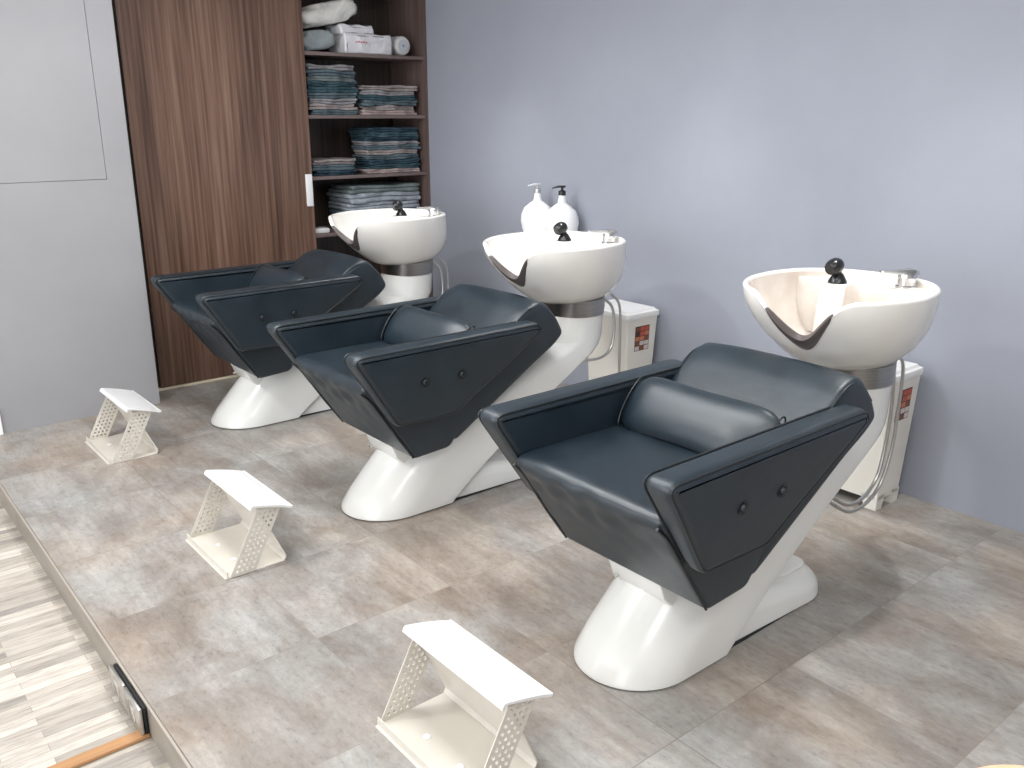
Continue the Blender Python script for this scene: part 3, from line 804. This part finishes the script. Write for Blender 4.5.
def stack(x0, x1, z0, ztop, cols, where, group, seed, **kw):
    n = len(cols); h = (ztop-z0)/n; z = z0
    rnd = random.Random(seed)
    ws_ = [rnd.uniform(.8, 1.2) for _ in cols]; tot = sum(ws_)
    xm = (x0+x1)/2; W = x1-x0; droop = kw.pop('droop', .04)*.35
    def iface(i):
        if i == 0: return lambda x, y: 0.
        p = [rnd.uniform(0, 6.28) for _ in range(4)]; f = rnd.uniform(6, 10); amp = min(1, i/1.5)*min(h, .028)
        def w(x, y):
            t = (x-xm)/W; fr = smooth01((5.20-y)/.2)
            return amp*(.10*math.sin(t*f+p[0])+.06*math.sin(t*2.1*f+p[1])+.10*fr*math.sin(t*5+p[2])-droop*i/n*(2.2 if n < 5 else 2.)*max(0, abs(t)*2-.55))
        return w
    ws2 = [iface(i) for i in range(n+1)]
    for i, c in enumerate(cols):
        hh = (ztop-z0)*ws_[i]/tot
        nm = 'top' if i == n-1 else ORD[i]+('' if i == 0 else ' from bottom')
        cn = {'slate': 'slate blue', 'teal': 'dark teal', 'navy': 'dark navy', 'pale': 'pale grey', 'green': 'grey green', 'rose': 'rose grey'}.get(c, c)
        towel(x0, x1, z, hh-.0012, TM[c], f'{cn} folded towel, {nm} in the {where}', group, seed*31+i, ws2[i], ws2[i+1], **kw)
        z += hh
stack(2.575, 2.915, 1.505, 1.795, ['slate', 'taupe', 'grey', 'slate', 'teal', 'teal', 'green', 'slate', 'grey'], 'tall left stack on the second shelf', 'towels in the tall left stack', 3)
stack(2.93, 3.345, 1.505, 1.685, ['rose', 'taupe', 'slate', 'teal', 'grey', 'taupe'], 'right stack on the second shelf', 'towels in the right stack, second shelf', 4)
stack(2.95, 3.355, 1.147, 1.43, ['rose', 'teal', 'navy', 'slate', 'taupe', 'slate', 'grey', 'navy', 'teal', 'navy'], 'tall right stack on the third shelf', 'towels in the tall right stack', 5, dep=.2)
stack(2.575, 2.875, 1.147, 1.245, ['navy', 'slate', 'taupe'], 'low left stack on the third shelf', 'towels in the low left stack', 16)
stack(2.81, 3.355, .80, 1.075, ['green', 'slate', 'pale', 'pale', 'green'], 'pile right behind the farthest basin', 'cloths in the lowest pile', 8)
# small white pack on the lowest visible shelf
o = link_mesh('paper_pack', B((-.06, .06, -.05, .05, 0, .03), bev=.008), M['white_top'], None); o.location = (2.60, 5.08, .8005)
tag(o, 'small white pack on the shelf left of the farthest basin', 'pack')

def plastic_mat(name, col, alpha_rough=.2):
    m = mat(name, col, alpha_rough, 0, .6, .4); t = NT(m); v = t.coord()
    n = t.n('ShaderNodeTexNoise', Scale=7, Detail=4, Distortion=1.2); t.l(v, n.inputs['Vector'])
    c = tuple(a*.80 for a in col[:3])
    t.l(t.ramp(n.outputs['Fac'], [(.35, c), (.6, col)]), t.b.inputs['Base Color'])
    t.bump(n.outputs['Fac'], .6, .03); return m
M['film'] = plastic_mat('clear wrap over white', (.90, .89, .93))
M['silver'] = plastic_mat('pale wrap', (.85, .84, .79), .2)
def pouch(name, label, cat, c, size, rot, m, seed, pinch=2.6):
    """soft wrapped bag: super-ellipsoid with creases"""
    rnd = random.Random(seed); bm = bmesh.new()
    bmesh.ops.create_uvsphere(bm, u_segments=40, v_segments=24, radius=1)
    ph = [rnd.uniform(0, 6) for _ in range(6)]
    for v in bm.verts:
        x, y, z = v.co
        f = lambda a, p: math.copysign(abs(a)**p, a)
        x2, y2, z2 = f(x, .42), f(y, .5), f(z, .6)
        w = 1+.05*math.sin(5*x+3*z+ph[0])+.05*math.sin(7*y+4*x+ph[1])+.03*math.sin(13*x-9*z+ph[2])
        v.co = Vector((x2*size[0]/2*w, y2*size[1]/2*w, z2*size[2]/2*w))
    o = link_mesh(name, bm, m, None, True, 80)
    o.rotation_euler = rot; o.location = c
    bpy.context.view_layer.update()
    return tag(o, label, cat)
def rest_on(o, z):
    bpy.context.view_layer.update()
    lo = min((o.matrix_world @ v.co).z for v in o.data.vertices); o.location.z += z-lo+.0005
# wrapped package of white towels: box with lid folds and a red print line
pk = thing('wrapped_package', 'white plastic wrapped package with faint red print on the top shelf', 'package', (2.99, 5.12, 1.8625))
def crumple_box(x0, x1, y0, y1, z0, z1, amp, seed, n=10):
    bm = bmesh.new()
    poly = resample(fillet([(x0, z0), (x1, z0), (x1, z1), (x0, z1)], .012, 4), .02)
    rnd = random.Random(seed); ph = [rnd.uniform(0, 6) for _ in range(4)]
    def fn(c):
        x, y, z = c
        k = min(1, max(0, (z-z0)/.02))
        return (x+amp*math.sin(z*70+y*40+ph[0])*k, y+amp*math.sin(x*55+z*90+ph[1])*k, z+amp*k*math.sin(x*60+y*50+ph[2]))
    prism(bm, poly, y0, y1, .012, 3, n, fn); return bm
bd = link_mesh('package_body', crumple_box(-.155, .175, -.09, .13, 0, .115, .0022, 4), M['film'], pk, True, 60)
link_mesh('loose_wrap', crumple_box(-.17, .06, -.07, .12, .108, .165, .005, 9), M['film'], pk, True, 60)
bm = bmesh.new()
for i in range(5):
    x = -.085+i*.017
    box(bm, x, x+.012, -.0945, -.0925, .062+.003*(i % 2), .070+.003*(i % 2))
link_mesh('print_line', bm, mat('faded red print', (.55, .18, .20), .5), bd, False)
rl = thing('film_roll', 'round white end of a roll lying beside the wrapped package', 'roll', (3.265, 5.06, 1.8625+.062))
bm = bmesh.new()
def roll(bm, prof):
    lathe(bm, prof, 0, 0, 36)
    for v in bm.verts: v.co = Vector((v.co.x, v.co.z, v.co.y))
roll(bm, [(0, 0), (.046, 0), (.054, .004), (.058, .012), (.060, .05), (.060, .24), (.05, .25), (0, .25)])
link_mesh('roll_body', bm, M['white_top'], rl)
bm = bmesh.new(); roll(bm, [(0, -.004), (.006, -.004), (.010, -.001), (.010, .004), (0, .004)])
link_mesh('core', bm, mat('pale blue core', (.25, .32, .50), .4), rl)
bm = bmesh.new(); roll(bm, [(.034, -.002), (.038, -.002), (.038, .003), (.034, .003)])
link_mesh('end_ring', bm, mat('pale grey ring', (.55, .58, .62), .4), rl)
p1 = pouch('plastic_bag', 'large pale wrapped bag sloping on the top shelf beside the door', 'bag', (2.755, 5.19, 2.085), (.42, .26, .12), (0, math.radians(-13), 0), M['silver'], 5)
p2 = pouch('plastic_bag', 'small crumpled clear bag under the large bag on the top shelf', 'bag', (2.66, 5.14, 1.92), (.24, .2, .11), (0, math.radians(-6), 0), plastic_mat('smoky clear wrap', (.30, .34, .35), .2), 6)
rest_on(p2, 1.862)

# ------------------------------------------------------------------ stool seat at the lower right corner
sl = thing('stool', 'light peach wooden stool, only its rounded edge showing bottom right', 'stool', (1.335, .305, 0))
bm = bmesh.new(); lathe(bm, [(0, .418), (.155, .418), (.168, .424), (.172, .434), (.168, .446), (.155, .45), (0, .451)], 0, 0, 48)
link_mesh('stool_seat', bm, M['peach'], sl)
for k in range(4):
    a = PI/4+k*PI/2; bm = bmesh.new()
    tube(bm, [(.10*math.cos(a), .10*math.sin(a), .42), (.15*math.cos(a), .15*math.sin(a), 0.0)], [.016, .012], 12)
    link_mesh('leg', bm, M['peach'], sl)

# ------------------------------------------------------------------ lights
def area(name, loc, size, energy, col=(1, 1, 1), target=None, size_y=None, shape='RECTANGLE'):
    l = bpy.data.lights.new(name, 'AREA'); l.energy = energy; l.color = col; l.shape = shape; l.size = size
    if size_y: l.size_y = size_y
    elif shape == 'RECTANGLE': l.size_y = size
    o = bpy.data.objects.new(name, l); C.objects.link(o); o.location = loc
    if target is not None:
        o.rotation_euler = (Vector(target)-Vector(loc)).to_track_quat('-Z', 'Y').to_euler()
    return o
def spot(name, loc, energy, target, ang=80, blend=.6, rad=.06, col=(1, 1, 1)):
    l = bpy.data.lights.new(name, 'SPOT'); l.energy = energy; l.spot_size = math.radians(ang); l.spot_blend = blend; l.shadow_soft_size = rad; l.color = col
    o = bpy.data.objects.new(name, l); C.objects.link(o); o.location = loc
    o.rotation_euler = (Vector(target)-Vector(loc)).to_track_quat('-Z', 'Y').to_euler(); return o
area('coffer_lamp', (-.25, 3.1, ZC+.22), .30, 42, (1, .985, .96), (.6, 2.6, 0))
for i, y in enumerate((1.42, 2.75, 4.10)):
    spot('downlight', (2.92, y-.08, ZC-.03), 62, (2.72, y-.02, 0), 66, .9, .03, (1, .99, .97))
area('overhead_fill', (1.25, 2.45, ZC-.02), .7, 55, (.96, .98, 1), (1.25, 2.45, 0), 3.3)  # unseen soft fill, added to brighten seat tops and floor
area('overhead_fill', (.6, -.6, ZC-.02), 2.6, 42, (1, .99, .97), (.6, -.6, 0), .9)  # unseen fill behind the camera, added to brighten basin sides and near floor
w = bpy.data.worlds.new('world'); bpy.context.scene.world = w; w.use_nodes = True
bg = w.node_tree.nodes['Background']; bg.inputs['Color'].default_value = (.95, .97, 1, 1); bg.inputs['Strength'].default_value = 3.

sc = bpy.context.scene
sc.view_settings.view_transform = 'Standard'; sc.view_settings.look = 'None'; sc.view_settings.gamma = 1
sc.view_settings.use_curve_mapping = False; sc.view_settings.exposure = .42
